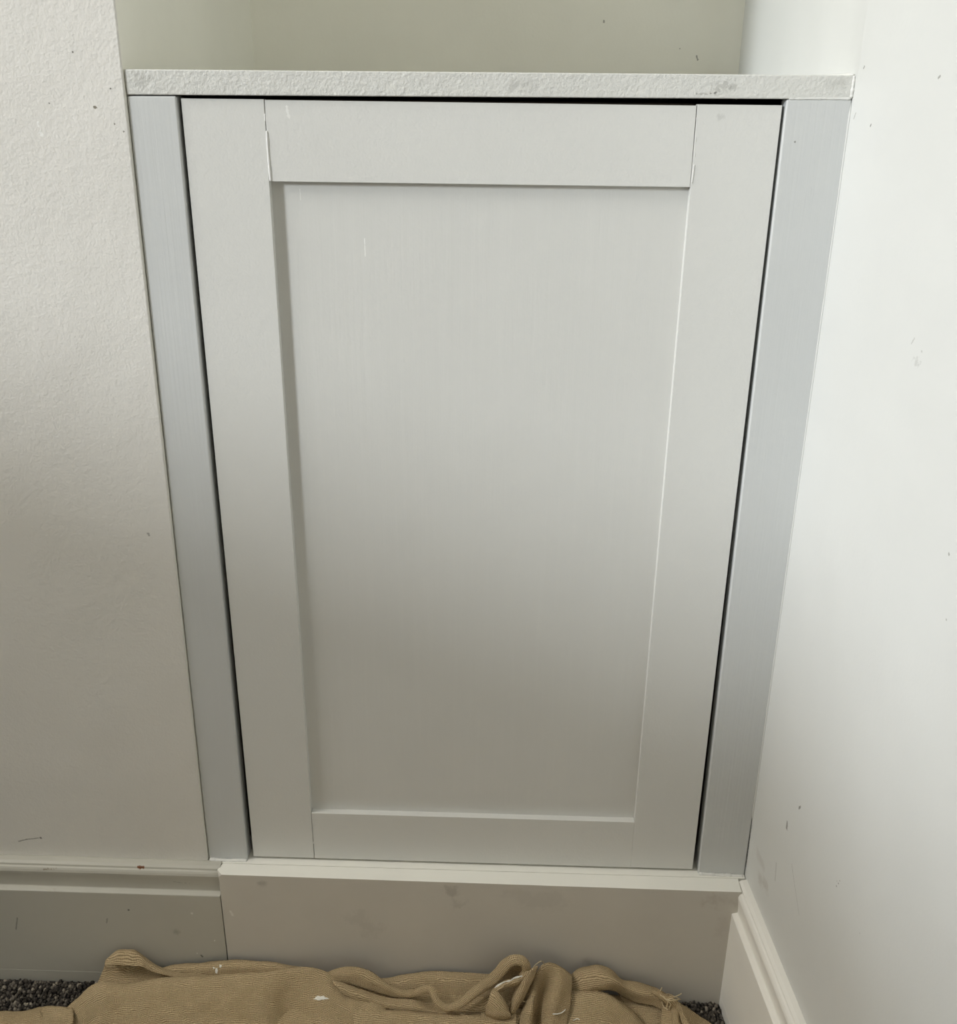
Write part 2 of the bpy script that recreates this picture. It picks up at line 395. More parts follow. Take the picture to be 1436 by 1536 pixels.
x0 = xr(Z0) - .0006
ya = -.012
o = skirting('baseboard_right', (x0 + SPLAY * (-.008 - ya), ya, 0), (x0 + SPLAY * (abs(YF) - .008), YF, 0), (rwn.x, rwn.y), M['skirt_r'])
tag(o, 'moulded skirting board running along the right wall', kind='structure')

# ------------------------------------------------------------------ cupboard
cup = tag(empty('alcove_cupboard', (0, YS, 0)), 'white painted shaker style cupboard built into the alcove', 'cupboard')
DW = 0.24921; DB, DT = Z0, Z0 + .8
zshl = lambda x: Z0 + .8040 + (x / .6) * .0034       # underside of the shelf, a touch out of level
g = .0007
fs = mesh_obj('frame_stile', *board([(xl(Z0) + g, Z0 - .0050), (-.2556, Z0 - .0050), (-.2523, Z0 + .8017), (xl(Z0 + .8) + g, Z0 + .8014)], None, YS, .016), M['stile'], cup)
bevel(fs, .0014, 3); fs['label'] = 'blue-grey primed upright left of the door'
fs = mesh_obj('frame_stile', *board([(.2553, Z0 - .0050), (xr(Z0) - .0007, Z0 - .0060), (xr(Z0 + .8) - .0001, Z0 + .8052), (.2516, Z0 + .8045)], None, YS, .016), M['stile'], cup)
bevel(fs, .0014, 3); fs['label'] = 'blue-grey primed upright right of the door'
# door: recessed panel board with applied stiles and rails
PX, PB, PT = .1796, Z0 + .0636, Z0 + .7348
RD = .0080
door = mesh_obj('door', *box(-DW + .001, DW - .001, RD, RD + .009, DB + .001, DT - .001), M['panel'], cup)
door['label'] = 'flat recessed centre panel'
st = mesh_obj('stile', *board([(-DW, DB), (-PX - .0003, DB), (-PX, DT), (-DW, DT)], None, 0.0, RD), M['door'], door); bevel(st, .0004, 2)
st = mesh_obj('stile', *board([(PX, DB), (DW, DB), (DW, DT), (PX + .0002, DT)], None, 0.0, RD), M['door'], door); bevel(st, .0004, 2)
rl = mesh_obj('rail', *board([(-PX + .0003, PT), (PX - .0001, PT), (PX - .0005, DT - .0010), (-PX + .0007, DT - .0004)], None, 0.0, RD), M['door'], door); bevel(rl, .0003, 2)
rl = mesh_obj('rail', *board([(-PX + .0006, DB), (PX - .00005, DB), (PX - .00005, PB), (-PX + .0001, PB)], None, 0.0, RD), M['door'], door); bevel(rl, .0003, 2)
# plinth and the board the door closes on
zp = Z0 - .0032
pl, pr = -.2826, .2990
V = [(pl + .0002, YK, 0), (pr + .004, YK - .0024, 0), (pr + .004, YK + .018, 0), (pl, YK + .018, 0),
     (pl, YK, zp - .003), (pl + .0035, YK, zp), (pr, YK - .0024, zp - .0004), (pr, YK + .018, zp), (pl - .0035, YK + .0075, zp), (pl, YK + .018, zp)]
F = [(0, 3, 2, 1), (0, 1, 6, 5, 4), (1, 2, 7, 6), (2, 3, 9, 7), (0, 4, 8, 9, 3), (5, 6, 7, 9, 8), (4, 5, 8)]
p_ = mesh_obj('plinth', V, F, M['plinth'], cup); p_['label'] = 'plain plinth board below the door'
bevel(p_, .0005, 2)
p_.data.materials.append(M['sill']); p_.data.polygons[5].material_index = 1  # top face whitened in colour for the light it catches
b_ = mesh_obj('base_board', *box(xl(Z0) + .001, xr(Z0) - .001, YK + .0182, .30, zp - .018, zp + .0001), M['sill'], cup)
# carcass interior so that the gaps look into a dark cupboard
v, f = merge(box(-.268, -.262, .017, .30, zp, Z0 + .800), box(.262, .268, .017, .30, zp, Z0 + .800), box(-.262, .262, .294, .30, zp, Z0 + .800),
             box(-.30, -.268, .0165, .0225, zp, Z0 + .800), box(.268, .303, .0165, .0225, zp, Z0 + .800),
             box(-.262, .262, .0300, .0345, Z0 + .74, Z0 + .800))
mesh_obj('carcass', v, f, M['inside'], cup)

# caulk and dried paint along the joints
def bead(name, pts, r, mat, parent, seg=6, wob=.35, n=60):
    pts = [Vector(p) for p in pts]
    P = catmull(pts, n)
    V, F = [], []
    for i, p in enumerate(P):
        t = (P[min(i + 1, len(P) - 1)] - P[max(i - 1, 0)]).normalized()
        a = t.orthogonal().normalized(); b = t.cross(a)
        rr = r * (1 + wob * (noise.noise(p * 160) + .6 * noise.noise(p * 420)))
        if i in (0, len(P) - 1): rr *= .2
        for k in range(seg):
            th = 2 * math.pi * k / seg
            V.append(p + (a * math.cos(th) + b * math.sin(th)) * rr)
    for i in range(len(P) - 1):
        for k in range(seg):
            F.append((i * seg + k, i * seg + (k + 1) % seg, (i + 1) * seg + (k + 1) % seg, (i + 1) * seg + k))
    return mesh_obj(name, V, F, mat, parent, True)
def catmull(pts, n):
    pts = [Vector(p) for p in pts]
    if len(pts) == 2:
        return [pts[0].lerp(pts[1], i / (n - 1)) for i in range(n)]
    # arc-length spread
    out = []
    seg = [max((pts[i + 1] - pts[i]).length, 1e-9) for i in range(len(pts) - 1)]
    tot = sum(seg); cum = [0]
    for s in seg: cum.append(cum[-1] + s)
    for j in range(n):
        s = tot * j / (n - 1); i = 0
        while i < len(seg) - 1 and cum[i + 1] < s: i += 1
        t = min(max((s - cum[i]) / seg[i], 0), 1)
        p1, p2 = pts[i], pts[i + 1]
        p0 = pts[i - 1] if i > 0 else p1 * 2 - p2
        p3 = pts[i + 2] if i + 2 < len(pts) else p2 * 2 - p1
        out.append(0.5 * ((2 * p1) + (p2 - p0) * t + (2 * p0 - 5 * p1 + 4 * p2 - p3) * t * t + (3 * p1 - p0 - 3 * p2 + p3) * t * t * t))
    return out
bead('caulk_bead', [(.2530, YS + .0006, Z0 + .8052), (.275, YS + .0005, Z0 + .8056), (xr(Z0 + .8) - .001, YS + .0005, Z0 + .8056)], .0013, M['caulk'], cup)
bead('caulk_bead', [(-.2985, YS - .0015, Z0 - .0026), (-.278, YS - .0018, Z0 - .0030), (-.256, YS - .0010, Z0 - .0030)], .0022, M['caulk'], cup)
bead('caulk_bead', [(.2560, YS - .0006, Z0 - .0030), (.280, YS - .0016, Z0 - .0030), (.3050, YS - .0020, Z0 - .0034)], .0022, M['caulk'], cup)
bead('caulk_bead', [(xr(Z0 + k) - .0004, YS + .0002, Z0 + k) for k in (.075, .25, .45, .65, .802)], .0010, M['wall_right'], cup, n=90, wob=.25)
bead('paint_ridge', [at(400, 196, -.0002), at(403, 240, -.0002), at(406, 272, -.0002)], .0009, M['filler'], door, wob=.3)
bead('paint_ridge', [at(397, 170, .0004), at(398, 182, .0004)], .0006, M['filler'], door, wob=.3, n=12)
bead('paint_ridge', [at(470, 1234, .0003), at(470.5, 1248, .0003)], .0007, M['door'], door, wob=.3, n=12)
bead('paint_ridge', [at(1042, 246, .0002), at(1038, 276, .0002)], .0008, M['door'], door, wob=.3, n=20)

bead('paint_ridge', [at(470.3, 1262, .0002), at(470.6, 1266, .0002)], .0005, M['door'], door, wob=.3, n=8)
for a_, b_ in ((176, 182), (205, 214), (228, 236)):
    bead('paint_ridge', [at(1045.6 - (a_ - 165) * .04, a_, .0001), at(1045.6 - (b_ - 165) * .04, b_, .0001)], .0004, M['door'], door, wob=.3, n=8)

# ------------------------------------------------------------------ shelf over the cupboard
SHY = YS - .0004
xa, xb = xl(Z0 + .81) + .0006, xr(Z0 + .81) - .0003
za = lambda x: Z0 + .8037 + x / .6 * .0028
nx = 40
shelf_o = tag(empty('shelf_board', (0, SHY, za(0))), 'thick white shelf board topping the cupboard, roller textured', 'shelf')
V = [(xa, SHY, za(xa)), (xb, SHY, za(xb)), (xb, YB - .002, za(xb)), (xa, YB - .002, za(xa)),
     (xa, SHY, za(xa) + .0195), (xb, SHY, za(xb) + .0180), (xb, YB - .002, za(xb) + .0178), (xa, YB - .002, za(xa) + .0190)]
bevel(mesh_obj('board', V, BOXF, M['shelf'], shelf_o), .0010, 3)
bead('caulk_bead', [(xb - .0008, SHY + .0006, za(xb) + .001), (xb - .0008, SHY, za(xb) + .010), (xb - .0008, SHY + .001, za(xb) + .018)], .0014, M['caulk'], shelf_o, wob=.7, n=24)
bead('caulk_bead', [(xb - .0005, SHY + .002, za(xb) + .0186), (xb - .0005, .15, za(xb) + .0184), (xb - .0005, YB - .01, za(xb) + .0182)], .0014, M['caulk'], shelf_o, n=40)

# ------------------------------------------------------------------ carpet pile (only where the sheet leaves the floor open)
def pile():
    bm = bmesh.new(); bmesh.ops.create_icosphere(bm, subdivisions=1, radius=1.0)
    bv = np.array([v.co[:] for v in bm.verts]); bf = np.array([[v.index for v in f.verts] for f in bm.faces]); bm.free()
    pts = []
    for (xA, xB, yA, yB_, s) in ((-.95, -.36, -.20, -.0275, .0037), (.16, .305, -.20, -.0275, .0037)):
        nxp, nyp = int((xB - xA) / s), int((yB_ - yA) / s)
        gx, gy = np.meshgrid(np.linspace(xA, xB, nxp), np.linspace(yA, yB_, nyp))
        p = np.stack([gx.ravel(), gy.ravel()], 1) + rng.normal(0, s * .28, (gx.size, 2)); pts.append(p)
    p = np.concatenate(pts)
    lim = x0 + SPLAY * (-.008 - p[:, 1]) - .021
    p = p[(p[:, 0] < lim) & (p[:, 1] < YK - .002)]
    p = np.array([q for q in p if tree.ray_cast(Vector((q[0], q[1], .0005)), Vector((0, 0, 1)), .3)[0] is None])
    n = len(p)
    sc = np.stack([rng.uniform(.0017, .0028, n), rng.uniform(.0017, .0028, n), rng.uniform(.0026, .0046, n)], 1)
    ang = rng.uniform(0, 6.28, n); c, s_ = np.cos(ang), np.sin(ang)
    vv = bv[None] * sc[:, None]
    x = vv[..., 0] * c[:, None] - vv[..., 1] * s_[:, None] + p[:, 0:1] + vv[..., 2] * rng.normal(0, .25, n)[:, None]
    y = vv[..., 0] * s_[:, None] + vv[..., 1] * c[:, None] + p[:, 1:2] + vv[..., 2] * rng.normal(0, .25, n)[:, None]
    z = vv[..., 2] + rng.uniform(.0008, .0030, n)[:, None]
    allv = np.stack([x, y, z], -1).reshape(-1, 3)
    allf = (bf[None] + (np.arange(n) * len(bv))[:, None, None]).reshape(-1, 3)
    me = bpy.data.meshes.new('carpet_pile')
    me.vertices.add(len(allv)); me.vertices.foreach_set('co', allv.ravel())
    me.loops.add(allf.size); me.loops.foreach_set('vertex_index', allf.ravel().astype(np.int32))
    me.polygons.add(len(allf)); me.polygons.foreach_set('loop_start', np.arange(0, allf.size, 3, dtype=np.int32))
    me.update(calc_edges=True); me.validate()
    me.materials.append(M['pile'])
    for a in me.polygons: a.use_smooth = True
    o = bpy.data.objects.new('carpet_pile', me); COL.objects.link(o)
    tag(o, 'dark grey flecked carpet pile along the skirting', 'carpet', 'stuff')

# ------------------------------------------------------------------ hessian dust sheet
CV, CFACE, CUV = [], [], []
def add_patch(rows, nu=60, nv=30, wr=.0012, sc=45, seed=0.0, thick=.0022):
    """a piece of the sheet from rows of control points (each row left to right)"""
    R = [catmull(r, nu) for r in rows]
    G = [catmull([R[k][i] for k in range(len(R))], nv) for i in range(nu)]      # G[i][j]
    base = len(CV)
    grid = [[None] * nv for _ in range(nu)]
    for i in range(nu):
        for j in range(nv):
            a = G[min(i + 1, nu - 1)][j] - G[max(i - 1, 0)][j]; b = G[i][min(j + 1, nv - 1)] - G[i][max(j - 1, 0)]
            nn = a.cross(b)
            nn = nn.normalized() if nn.length > 1e-12 else Vector((0, -1, 0))
            p = G[i][j]
            q = Vector((p.x * sc + seed, p.y * sc * 1.3, p.z * sc))
            d = noise.noise(q) + .5 * noise.noise(q * 2.3 + Vector((seed, 3, 1))) + .25 * noise.noise(q * 5.1)
            grid[i][j] = (p + nn * d * wr, nn)
    us = [[0.0] * nv for _ in range(nu)]; vs_ = [[0.0] * nv for _ in range(nu)]
    for i in range(nu):
        for j in range(nv):
            us[i][j] = us[i - 1][j] + (G[i][nv // 2] - G[i - 1][nv // 2]).length if i else seed * .013
            vs_[i][j] = vs_[i][j - 1] + (G[nu // 2][j] - G[nu // 2][j - 1]).length if j else 0.0
    idx = lambda i, j, s: base + (s * nu + i) * nv + j
    for s in (0, 1):
        for i in range(nu):
            for j in range(nv):
                p, nn = grid[i][j]
                CV.append(p + nn * (thick * (.5 if s == 0 else -.5))); CUV.append((us[i][j], vs_[i][j]))
    for i in range(nu - 1):
        for j in range(nv - 1):
            CFACE.append((idx(i, j, 0), idx(i + 1, j, 0), idx(i + 1, j + 1, 0), idx(i, j + 1, 0)))
            CFACE.append((idx(i, j, 1), idx(i, j + 1, 1), idx(i + 1, j + 1, 1), idx(i + 1, j, 1)))
    for i in range(nu - 1):
        for j in (0, nv - 1):
            q = (idx(i, j, 0), idx(i, j, 1), idx(i + 1, j, 1), idx(i + 1, j, 0)); CFACE.append(q if j == 0 else q[::-1])
    for j in range(nv - 1):
        for i in (0, nu - 1):
            q = (idx(i, j, 0), idx(i, j + 1, 0), idx(i, j + 1, 1), idx(i, j, 1)); CFACE.append(q if i == 0 else q[::-1])
def add_roll(path, radii, n=90, seg=14, squash=.75, wr=.0006, seed=0.0):
    """a rolled fold of the sheet: a soft tube along a path"""
    P = catmull(path, n); base = len(CV); L = 0.0
    for i, p in enumerate(P):
        t = (P[min(i + 1, n - 1)] - P[max(i - 1, 0)]).normalized()
        a = t.cross(Vector((0, -.6, .8)))
        a = a.normalized() if a.length > 1e-6 else t.orthogonal().normalized()
        b = a.cross(t).normalized()
        if i: L += (P[i] - P[i - 1]).length
        u = i / (n - 1) * (len(radii) - 1); k = min(int(u), len(radii) - 2); r = radii[k] + (radii[k + 1] - radii[k]) * (u - k)
        for s in range(seg + 1):
            th = 2 * math.pi * s / seg
            d = (a * math.cos(th) + b * math.sin(th) * squash)
            q = p * 90 + d * 1.3 + Vector((seed, 0, 0))
            CV.append(p + d * (r + wr * (noise.noise(q) + .5 * noise.noise(q * 2.1)))); CUV.append((L, s / seg * 2 * math.pi * r))
    for i in range(n - 1):
        for s in range(seg):
            a0 = base + i * (seg + 1) + s
            CFACE.append((a0, a0 + seg + 1, a0 + seg + 2, a0 + 1))
    return P
def PR(*pts): return [at(*p) for p in pts]
def FR(xs, y, z, bumps=0.006, seed=0):          # a row further out on the floor
    return [Vector((x, y + .01 * noise.noise(Vector((x * 9, seed, 0))), z + bumps * noise.noise(Vector((x * 14, y * 11, seed))))) for x in xs]
def shift(row, dy, dz): return [p + Vector((0, dy, dz)) for p in row]

# base layer lying on the carpet under all the folds
XS = [-.40, -.35, -.28, -.20, -.10, 0, .10, .18, .235]
add_patch([FR(XS, -.036, .020, .003, 1), FR(XS, -.052, .026, .006, 2), FR(XS, -.075, .022, .006, 3), FR(XS, -.11, .016, .006, 4),
           FR(XS, -.20, .012, .008, 5), FR(XS, -.34, .010, .008, 6), FR(XS, -.56, .008, .006, 7)], 90, 50, .0015, 40, 1.0)
# large smooth mound on the left
top = PR((66, 1542, -.088), (92, 1521, -.082), (114, 1501, -.076), (146, 1477, -.068), (200, 1475, -.063), (246, 1468, -.060), (320, 1465, -.057), (400, 1460, -.054),
         (446, 1453, -.050), (480, 1457, -.052), (506, 1473, -.058), (540, 1494, -.067), (574, 1511, -.075), (594, 1540, -.088))
r1 = PR((62, 1552, -.095), (96, 1533, -.090), (122, 1515, -.086), (156, 1490, -.079), (205, 1487, -.073), (250, 1481, -.070), (322, 1479, -.067), (398, 1476, -.064),
        (440, 1470, -.057), (482, 1474, -.060), (512, 1490, -.068), (545, 1508, -.076), (576, 1524, -.084), (596, 1552, -.096))
r2 = PR((58, 1566, -.106), (100, 1550, -.102), (132, 1538, -.098), (172, 1520, -.092), (215, 1514, -.088), (260, 1510, -.086), (325, 1507, -.083), (395, 1505, -.081),
        (436, 1502, -.070), (485, 1504, -.077), (520, 1516, -.082), (552, 1530, -.089), (580, 1544, -.095), (600, 1566, -.106))
r3 = PR((54, 1590, -.124), (104, 1580, -.120), (140, 1572, -.117), (182, 1562, -.113), (225, 1556, -.110), (268, 1552, -.108), (330, 1550, -.106), (395, 1550, -.104),
        (436, 1548, -.091), (488, 1548, -.099), (524, 1556, -.104), (556, 1565, -.108), (584, 1575, -.113), (606, 1590, -.124))
add_patch([shift(top, .020, -.040), shift(top, .006, -.008), top, r1, r2, r3, shift(r3, -.05, -.012), shift(r3, -.16, -.018)], 110, 64, .0013, 38, 5.0)
# corner of the sheet at the far left
add_patch([PR((-30, 1520, -.078), (5, 1518, -.077), (36, 1517, -.077), (60, 1511, -.078), (84, 1510, -.079), (110, 1512, -.082)),
           PR((-30, 1528, -.088), (5, 1527, -.088), (34, 1527, -.088), (58, 1523, -.090), (66, 1526, -.090), (110, 1524, -.094)),
           PR((-30, 1545, -.100), (5, 1543, -.100), (34, 1546, -.100), (60, 1545, -.102), (84, 1545, -.102), (110, 1545, -.106)),
           PR((-30, 1590, -.130), (5, 1590, -.130), (34, 1590, -.130), (60, 1590, -.130), (84, 1590, -.130), (110, 1590, -.130))], 40, 24, .001, 60, 9.0)
# turned-over flap leaning on the skirting board: shaded inner face, then the flap with its hem
add_patch([PR((160, 1440, -.034), (185, 1432, -.033), (215, 1446, -.034), (262, 1460, -.038)),
           PR((153, 1460, -.042), (180, 1456, -.040), (215, 1458, -.040), (262, 1466, -.044)),
           PR((140, 1490, -.058), (180, 1484, -.056), (220, 1480, -.054), (262, 1480, -.054))], 40, 20, .0008, 60, 12.0)
add_patch([PR((166, 1436, -.036), (176, 1427, -.035), (190, 1425, -.035), (203, 1427, -.036), (218, 1438, -.038), (240, 1451, -.043), (268, 1459, -.046), (310, 1462, -.048)),
           PR((160, 1440, -.042), (174, 1432, -.042), (190, 1430, -.042), (205, 1433, -.043), (220, 1444, -.046), (243, 1456, -.049), (270, 1463, -.051), (310, 1465, -.052)),
           PR((157, 1449, -.050), (174, 1447, -.050), (192, 1449, -.051), (214, 1450, -.051), (226, 1456, -.051), (246, 1462, -.053), (272, 1467, -.055), (310, 1468, -.056))], 70, 18, .0007, 70, 14.0)
# strip standing against the boards behind the mound
add_patch([PR((236, 1456, -.034), (260, 1448, -.033), (300, 1445, -.033), (345, 1441, -.033), (400, 1443, -.034), (440, 1450, -.036), (475, 1455, -.040)),
           PR((236, 1462, -.042), (260, 1455, -.041), (300, 1452, -.041), (345, 1449, -.041), (400, 1449, -.041), (440, 1455, -.042), (475, 1460, -.044)),
           PR((236, 1480, -.050), (260, 1478, -.050), (300, 1476, -.050), (345, 1474, -.050), (400, 1472, -.050), (440, 1472, -.050), (475, 1474, -.050))], 60, 18, .0008, 60, 17.0)
# back strip in the middle, against the plinth
add_patch([PR((480, 1458, -.036), (520, 1464, -.035), (575, 1468, -.034), (610, 1462, -.033), (650, 1458, -.033), (705, 1460, -.034), (745, 1462, -.036), (775, 1466, -.038)),
           PR((480, 1470, -.046), (520, 1476, -.045), (575, 1480, -.043), (610, 1472, -.042), (650, 1468, -.041), (672, 1472, -.044), (745, 1474, -.044), (775, 1478, -.046)),
           PR((480, 1500, -.062), (520, 1502, -.060), (575, 1504, -.058), (610, 1504, -.056), (650, 1502, -.056), (705, 1500, -.056), (745, 1500, -.056), (775, 1500, -.056))], 70, 24, .0010, 60, 20.0)
# wavy rolled edge running to the loop
add_patch([PR((486, 1461, -.047), (512, 1452, -.046), (536, 1451, -.046), (556, 1457, -.048), (576, 1472, -.052), (598, 1486, -.056), (620, 1489, -.058)),
           PR((487, 1466, -.052), (512, 1461, -.053), (536, 1462, -.053), (556, 1469, -.055), (576, 1481, -.058), (598, 1490, -.060), (620, 1493, -.061)),
           PR((492, 1470, -.055), (512, 1473, -.056), (540, 1480, -.057), (560, 1487, -.058), (578, 1491, -.060), (598, 1496, -.062), (620, 1497, -.063))], 50, 14, .0006, 80, 23.0)
add_roll(PR((540, 1462, -.052), (570, 1476, -.056), (600, 1489, -.060), (618, 1491, -.062), (640, 1483, -.064), (649, 1487, -.068), (656, 1502, -.076), (669, 1511, -.080), (690, 1506, -.078),
            (715, 1486, -.071), (742, 1466, -.064), (757, 1449, -.060), (771, 1440, -.059), (785, 1443, -.060), (790, 1455, -.061), (784, 1466, -.062)),
         [.0028, .0036, .0040, .0042, 0.0040, .0044, .0054, .0064, .0062, .0054, .0050], 130, 14, .7, .0007, 2.0)
add_patch([PR((728, 1474, -.052), (750, 1456, -.051), (772, 1446, -.051), (790, 1452, -.052), (800, 1470, -.054)),
           PR((728, 1490, -.054), (750, 1478, -.050), (770, 1470, -.049), (788, 1472, -.051), (798, 1485, -.056)),
           PR((728, 1520, -.070), (750, 1516, -.066), (770, 1512, -.064), (788, 1512, -.066), (798, 1518, -.070))], 24, 20, .0008, 80, 24.0)
# layers in front of the rolled edge
add_patch([PR((498, 1470, -.060), (540, 1484, -.062), (580, 1497, -.064), (620, 1500, -.065), (655, 1512, -.067), (700, 1512, -.066), (735, 1492, -.064)),
           PR((505, 1480, -.067), (545, 1494, -.070), (585, 1506, -.072), (622, 1510, -.073), (660, 1518, -.074), (700, 1516, -.073), (735, 1505, -.072)),
           PR((515, 1492, -.072), (550, 1505, -.073), (590, 1514, -.075), (630, 1518, -.076), (665, 1524, -.077), (700, 1524, -.076), (735, 1522, -.076))], 60, 18, .0009, 60, 26.0)
add_patch([PR((530, 1510, -.076), (575, 1516, -.077), (620, 1517, -.078), (660, 1522, -.079), (700, 1523, -.079), (740, 1522, -.079), (790, 1520, -.078)),
           PR((530, 1520, -.085), (575, 1524, -.086), (620, 1524, -.087), (660, 1527, -.087), (700, 1529, -.087), (740, 1530, -.087), (790, 1528, -.086)),
           PR((530, 1545, -.100), (575, 1546, -.100), (620, 1548, -.101), (660, 1548, -.101), (700, 1550, -.101), (740, 1552, -.101), (790, 1550, -.100)),
           PR((530, 1590, -.130), (575, 1590, -.130), (620, 1590, -.130), (660, 1590, -.130), (700, 1590, -.130), (740, 1590, -.130), (790, 1590, -.130))], 60, 24, .0012, 50, 29.0)
add_roll(PR((690, 1522, -.082), (715, 1527, -.084), (738, 1525, -.084), (756, 1518, -.080)), [.001, .0028, .0026, .001], 30, 10, .8, .0005, 5.0)
# wide strand coming down from the loop
add_patch([PR((786, 1460, -.060), (776, 1480, -.066), (768, 1500, -.073), (763, 1521, -.081)),
           PR((795, 1456, -.066), (785, 1478, -.072), (776, 1498, -.079), (767, 1520, -.085)),
           PR((807, 1449, -.060), (798, 1472, -.068), (787, 1494, -.075), (772, 1518, -.083))], 30, 14, .0006, 80, 31.0)
# folded front of the loop
add_patch([PR((739, 1484, -.074), (745, 1486, -.076), (752, 1494, -.079), (759, 1506, -.082), (764, 1520, -.086)),
           PR((735, 1494, -.081), (744, 1499, -.085), (751, 1505, -.087), (758, 1513, -.088), (765, 1521, -.089)),
           PR((729, 1517, -.086), (740, 1521, -.092), (750, 1523, -.093), (758, 1524, -.093), (766, 1524, -.091)),
           PR((731, 1524, -.082), (740, 1528, -.086), (750, 1529, -.087), (758, 1529, -.087), (766, 1528, -.086))], 24, 24, .0006, 90, 32.0)
add_patch([PR((738, 1486, -.072), (747, 1478, -.069), (760, 1471, -.067), (776, 1466, -.065), (790, 1456, -.063)),
           PR((741, 1489, -.077), (749, 1483, -.074), (762, 1476, -.072), (778, 1471, -.069), (791, 1461, -.066)),
           PR((746, 1491, -.074), (752, 1487, -.071), (765, 1480, -.069), (780, 1475, -.067), (790, 1466, -.064))], 36, 10, .0004, 90, 33.0)
add_patch([PR((722, 1520, -.082), (745, 1522, -.083), (775, 1520, -.082)), PR((722, 1532, -.092), (745, 1534, -.093), (775, 1532, -.092)), PR((722, 1556, -.106), (745, 1558, -.106), (775, 1556, -.106))], 20, 14, .0009, 70, 34.0)
# tall pleated fold beside the loop
add_patch([PR((800, 1474, -.050), (809, 1456, -.047), (821, 1446, -.046), (839, 1450, -.046), (857, 1463, -.048)),
           PR((796, 1480, -.060), (806, 1463, -.056), (821, 1449, -.054), (840, 1454, -.054), (858, 1466, -.055)),
           PR((787, 1505, -.073), (801, 1490, -.071), (816, 1484, -.060), (837, 1476, -.070), (857, 1484, -.067)),
           PR((781, 1525, -.085), (797, 1514, -.086), (809, 1510, -.071), (828, 1506, -.087), (855, 1510, -.081)),
           PR((777, 1545, -.097), (794, 1545, -.099), (805, 1543, -.086), (823, 1541, -.100), (850, 1540, -.096)),
           PR((776, 1590, -.128), (800, 1590, -.126), (820, 1590, -.130), (838, 1590, -.130), (852, 1590, -.126))], 44, 46, .0009, 70, 35.0)
add_roll(PR((797, 1480, -.060), (806, 1461, -.056), (818, 1447, -.052), (838, 1451, -.053), (857, 1465, -.055)), [.0008, .0014, .0016, .0015, .0010], 40, 10, .9, .0004, 11.0)
# rounded fold to its right, tapering down to the knot
add_patch([PR((852, 1475, -.040), (862, 1458, -.038), (880, 1451, -.037), (900, 1449, -.037), (917, 1456, -.038), (932, 1470, -.041), (955, 1474, -.042), (985, 1483, -.045), (1010, 1499, -.050), (1040, 1519, -.058), (1076, 1542, -.068)),
           PR((854, 1478, -.052), (866, 1463, -.050), (882, 1457, -.049), (900, 1455, -.049), (916, 1461, -.049), (932, 1473, -.049), (955, 1479, -.050), (985, 1488, -.052), (1010, 1504, -.056), (1040, 1525, -.064), (1072, 1548, -.074)),
           PR((857, 1486, -.058), (872, 1482, -.060), (890, 1478, -.060), (906, 1474, -.059), (922, 1473, -.057), (936, 1480, -.056), (955, 1489, -.058), (985, 1496, -.060), (1008, 1510, -.063), (1036, 1532, -.071), (1066, 1555, -.080)),
           PR((857, 1492, -.058), (872, 1489, -.060), (890, 1486, -.060), (906, 1484, -.058), (924, 1486, -.054), (936, 1494, -.053), (955, 1503, -.056), (980, 1508, -.062), (1004, 1522, -.070), (1030, 1545, -.080), (1060, 1568, -.090))], 80, 26, .0008, 70, 38.0)
# mound in front of it
add_patch([PR((850, 1488, -.056), (875, 1486, -.057), (900, 1488, -.058), (922, 1497, -.062), (945, 1514, -.070), (962, 1532, -.080), (976, 1552, -.090)),
           PR((850, 1492, -.066), (875, 1491, -.067), (900, 1494, -.068), (922, 1503, -.072), (944, 1520, -.079), (960, 1538, -.087), (974, 1556, -.095)),
           PR((850, 1512, -.078), (875, 1512, -.080), (900, 1516, -.081), (920, 1524, -.084), (940, 1538, -.090), (956, 1552, -.097), (970, 1566, -.103)),
           PR((850, 1545, -.098), (875, 1548, -.100), (900, 1552, -.101), (918, 1556, -.103), (936, 1564, -.106), (952, 1572, -.110), (966, 1580, -.114)),
           PR((850, 1600, -.135), (875, 1600, -.135), (900, 1600, -.135), (918, 1600, -.135), (936, 1600, -.135), (952, 1600, -.135), (966, 1600, -.135))], 46, 36, .0010, 60, 41.0)
# hollow between mound and knot, then the loose end
add_patch([PR((925, 1486, -.048), (950, 1494, -.048), (980, 1502, -.052), (1000, 1510, -.058)),
           PR((938, 1506, -.053), (955, 1510, -.054), (982, 1514, -.058), (1002, 1520, -.066)),
           PR((955, 1530, -.066), (970, 1534, -.068), (990, 1536, -.072), (1008, 1540, -.082)),
           PR((970, 1575, -.11), (985, 1575, -.11), (1000, 1575, -.11), (1016, 1575, -.11))], 30, 24, .0012, 70, 44.0)
add_patch([PR((996, 1497, -.050), (1010, 1499, -.050), (1024, 1508, -.053), (1044, 1522, -.059), (1080, 1546, -.068)),
           PR((994, 1506, -.062), (1008, 1506, -.062), (1022, 1516, -.064), (1042, 1531, -.070), (1076, 1552, -.078)),
           PR((992, 1530, -.080), (1008, 1530, -.080), (1026, 1540, -.084), (1044, 1550, -.088), (1076, 1566, -.094)),
           PR((992, 1590, -.125), (1008, 1590, -.125), (1026, 1590, -.125), (1044, 1590, -.125), (1076, 1590, -.125))], 36, 30, .0009, 80, 47.0)

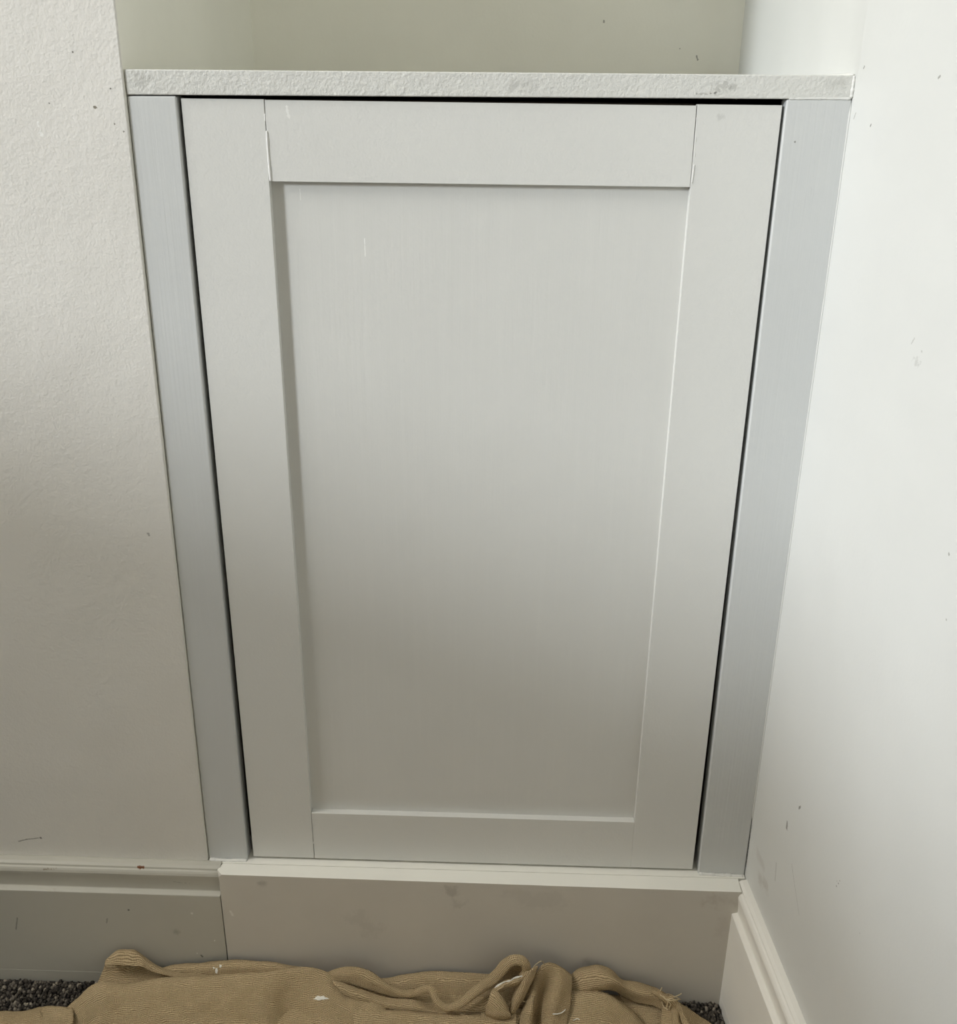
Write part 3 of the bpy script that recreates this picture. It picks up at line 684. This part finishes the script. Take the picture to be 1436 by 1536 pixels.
add_roll(PR((978, 1487, -.060), (990, 1492, -.064), (1000, 1498, -.067), (1009, 1504, -.068), (1013, 1516, -.072), (1014, 1545, -.090)), [.0022, .0036, .0046, .0044, .0040, .0046], 50, 12, .85, .0012, 14.0)
add_roll(PR((1004, 1495, -.062), (1011, 1501, -.066), (1022, 1518, -.074), (1034, 1545, -.088)), [.0018, .0034, .0034, .0040], 40, 12, .85, .0009, 15.0)
sheet = mesh_obj('dust_sheet', CV, CFACE, M['hessian'], None, True, CUV)
tag(sheet, 'beige hessian dust sheet crumpled on the carpet along the plinth', 'dust sheet')

# knot, frayed threads and paint on the sheet
from mathutils.bvhtree import BVHTree
tree = BVHTree.FromPolygons([tuple(v) for v in CV], CFACE)
pile()
def on_sheet(px, py, lift=.0006):
    d = ray(px, py).normalized()
    h, n, i, t = tree.ray_cast(CAM, d)
    if h is None: return at(px, py, -.06)
    return h - d * lift
def thread(pts, r=.00035, mat='thread', lift=.0010):
    return bead('thread', [on_sheet(x, y, lift) for x, y in pts], r, M[mat], sheet, seg=5, wob=.2, n=24)
thread([(795, 1462), (801, 1450), (809, 1443), (814, 1442), (816, 1447), (812, 1452)], .0004)
thread([(829, 1521), (836, 1521), (843, 1519), (849, 1514)], .0006, 'splash')
thread([(860, 1531), (866, 1528), (870, 1530)], .0005, 'splash')
thread([(786, 1502), (790, 1494), (795, 1490)], .0004)
thread([(784, 1501), (789, 1503), (793, 1499)], .0004)
knot = [[(990, 1492), (997, 1497), (1002, 1503), (1000, 1512)], [(1004, 1494), (1010, 1496), (1018, 1493), (1023, 1490)], [(998, 1499), (1008, 1501), (1020, 1499)],
        [(996, 1496), (1002, 1491), (1012, 1495), (1022, 1500)], [(993, 1502), (996, 1510), (1003, 1515)], [(1000, 1500), (1006, 1506), (1004, 1514)], [(990, 1488), (993, 1482), (991, 1486)],
        [(994, 1494), (1000, 1499), (1008, 1498), (1014, 1502)]]
for k in knot: thread(k, .0006 + .0003 * random.random(), 'thread', .0018)
thread([(157, 1450), (175, 1450), (190, 1451), (203, 1452)], .0005)
thread([(190, 1450), (196, 1454), (203, 1451)], .0004)
def splash(cx, cy, rx, ry, n=18, seed=0):
    V = [on_sheet(cx, cy, .0010)]
    for i in range(n):
        th = 2 * math.pi * i / n
        k = .55 + .75 * abs(noise.noise(Vector((math.cos(th) * 2.2, math.sin(th) * 2.2, seed))))* 1.6
        V.append(on_sheet(cx + rx * k * math.cos(th), cy + ry * k * math.sin(th), .0007))
    F = [(0, i + 1, (i + 1) % n + 1) for i in range(n)]
    o = mesh_obj('paint_splash', V, F, M['splash'], sheet)
    m = o.modifiers.new('thick', 'SOLIDIFY'); m.thickness = .0006; m.offset = 0
    return o
s1 = splash(482, 1497, 10, 4, seed=1.3); s1['label'] = 'dried white paint splash'
splash(325, 1456, 2.6, 6, seed=4.1); splash(331, 1449, 2.2, 2.6, seed=7.7); splash(321, 1452, 1.4, 1.6, seed=2.2)
bead('paint_splash', [on_sheet(x, y, .0004) for x, y in ((742, 1482), (748, 1478), (757, 1473), (766, 1471), (772, 1467), (784, 1464))], .0007, M['splash'], sheet, wob=1.3, n=40)
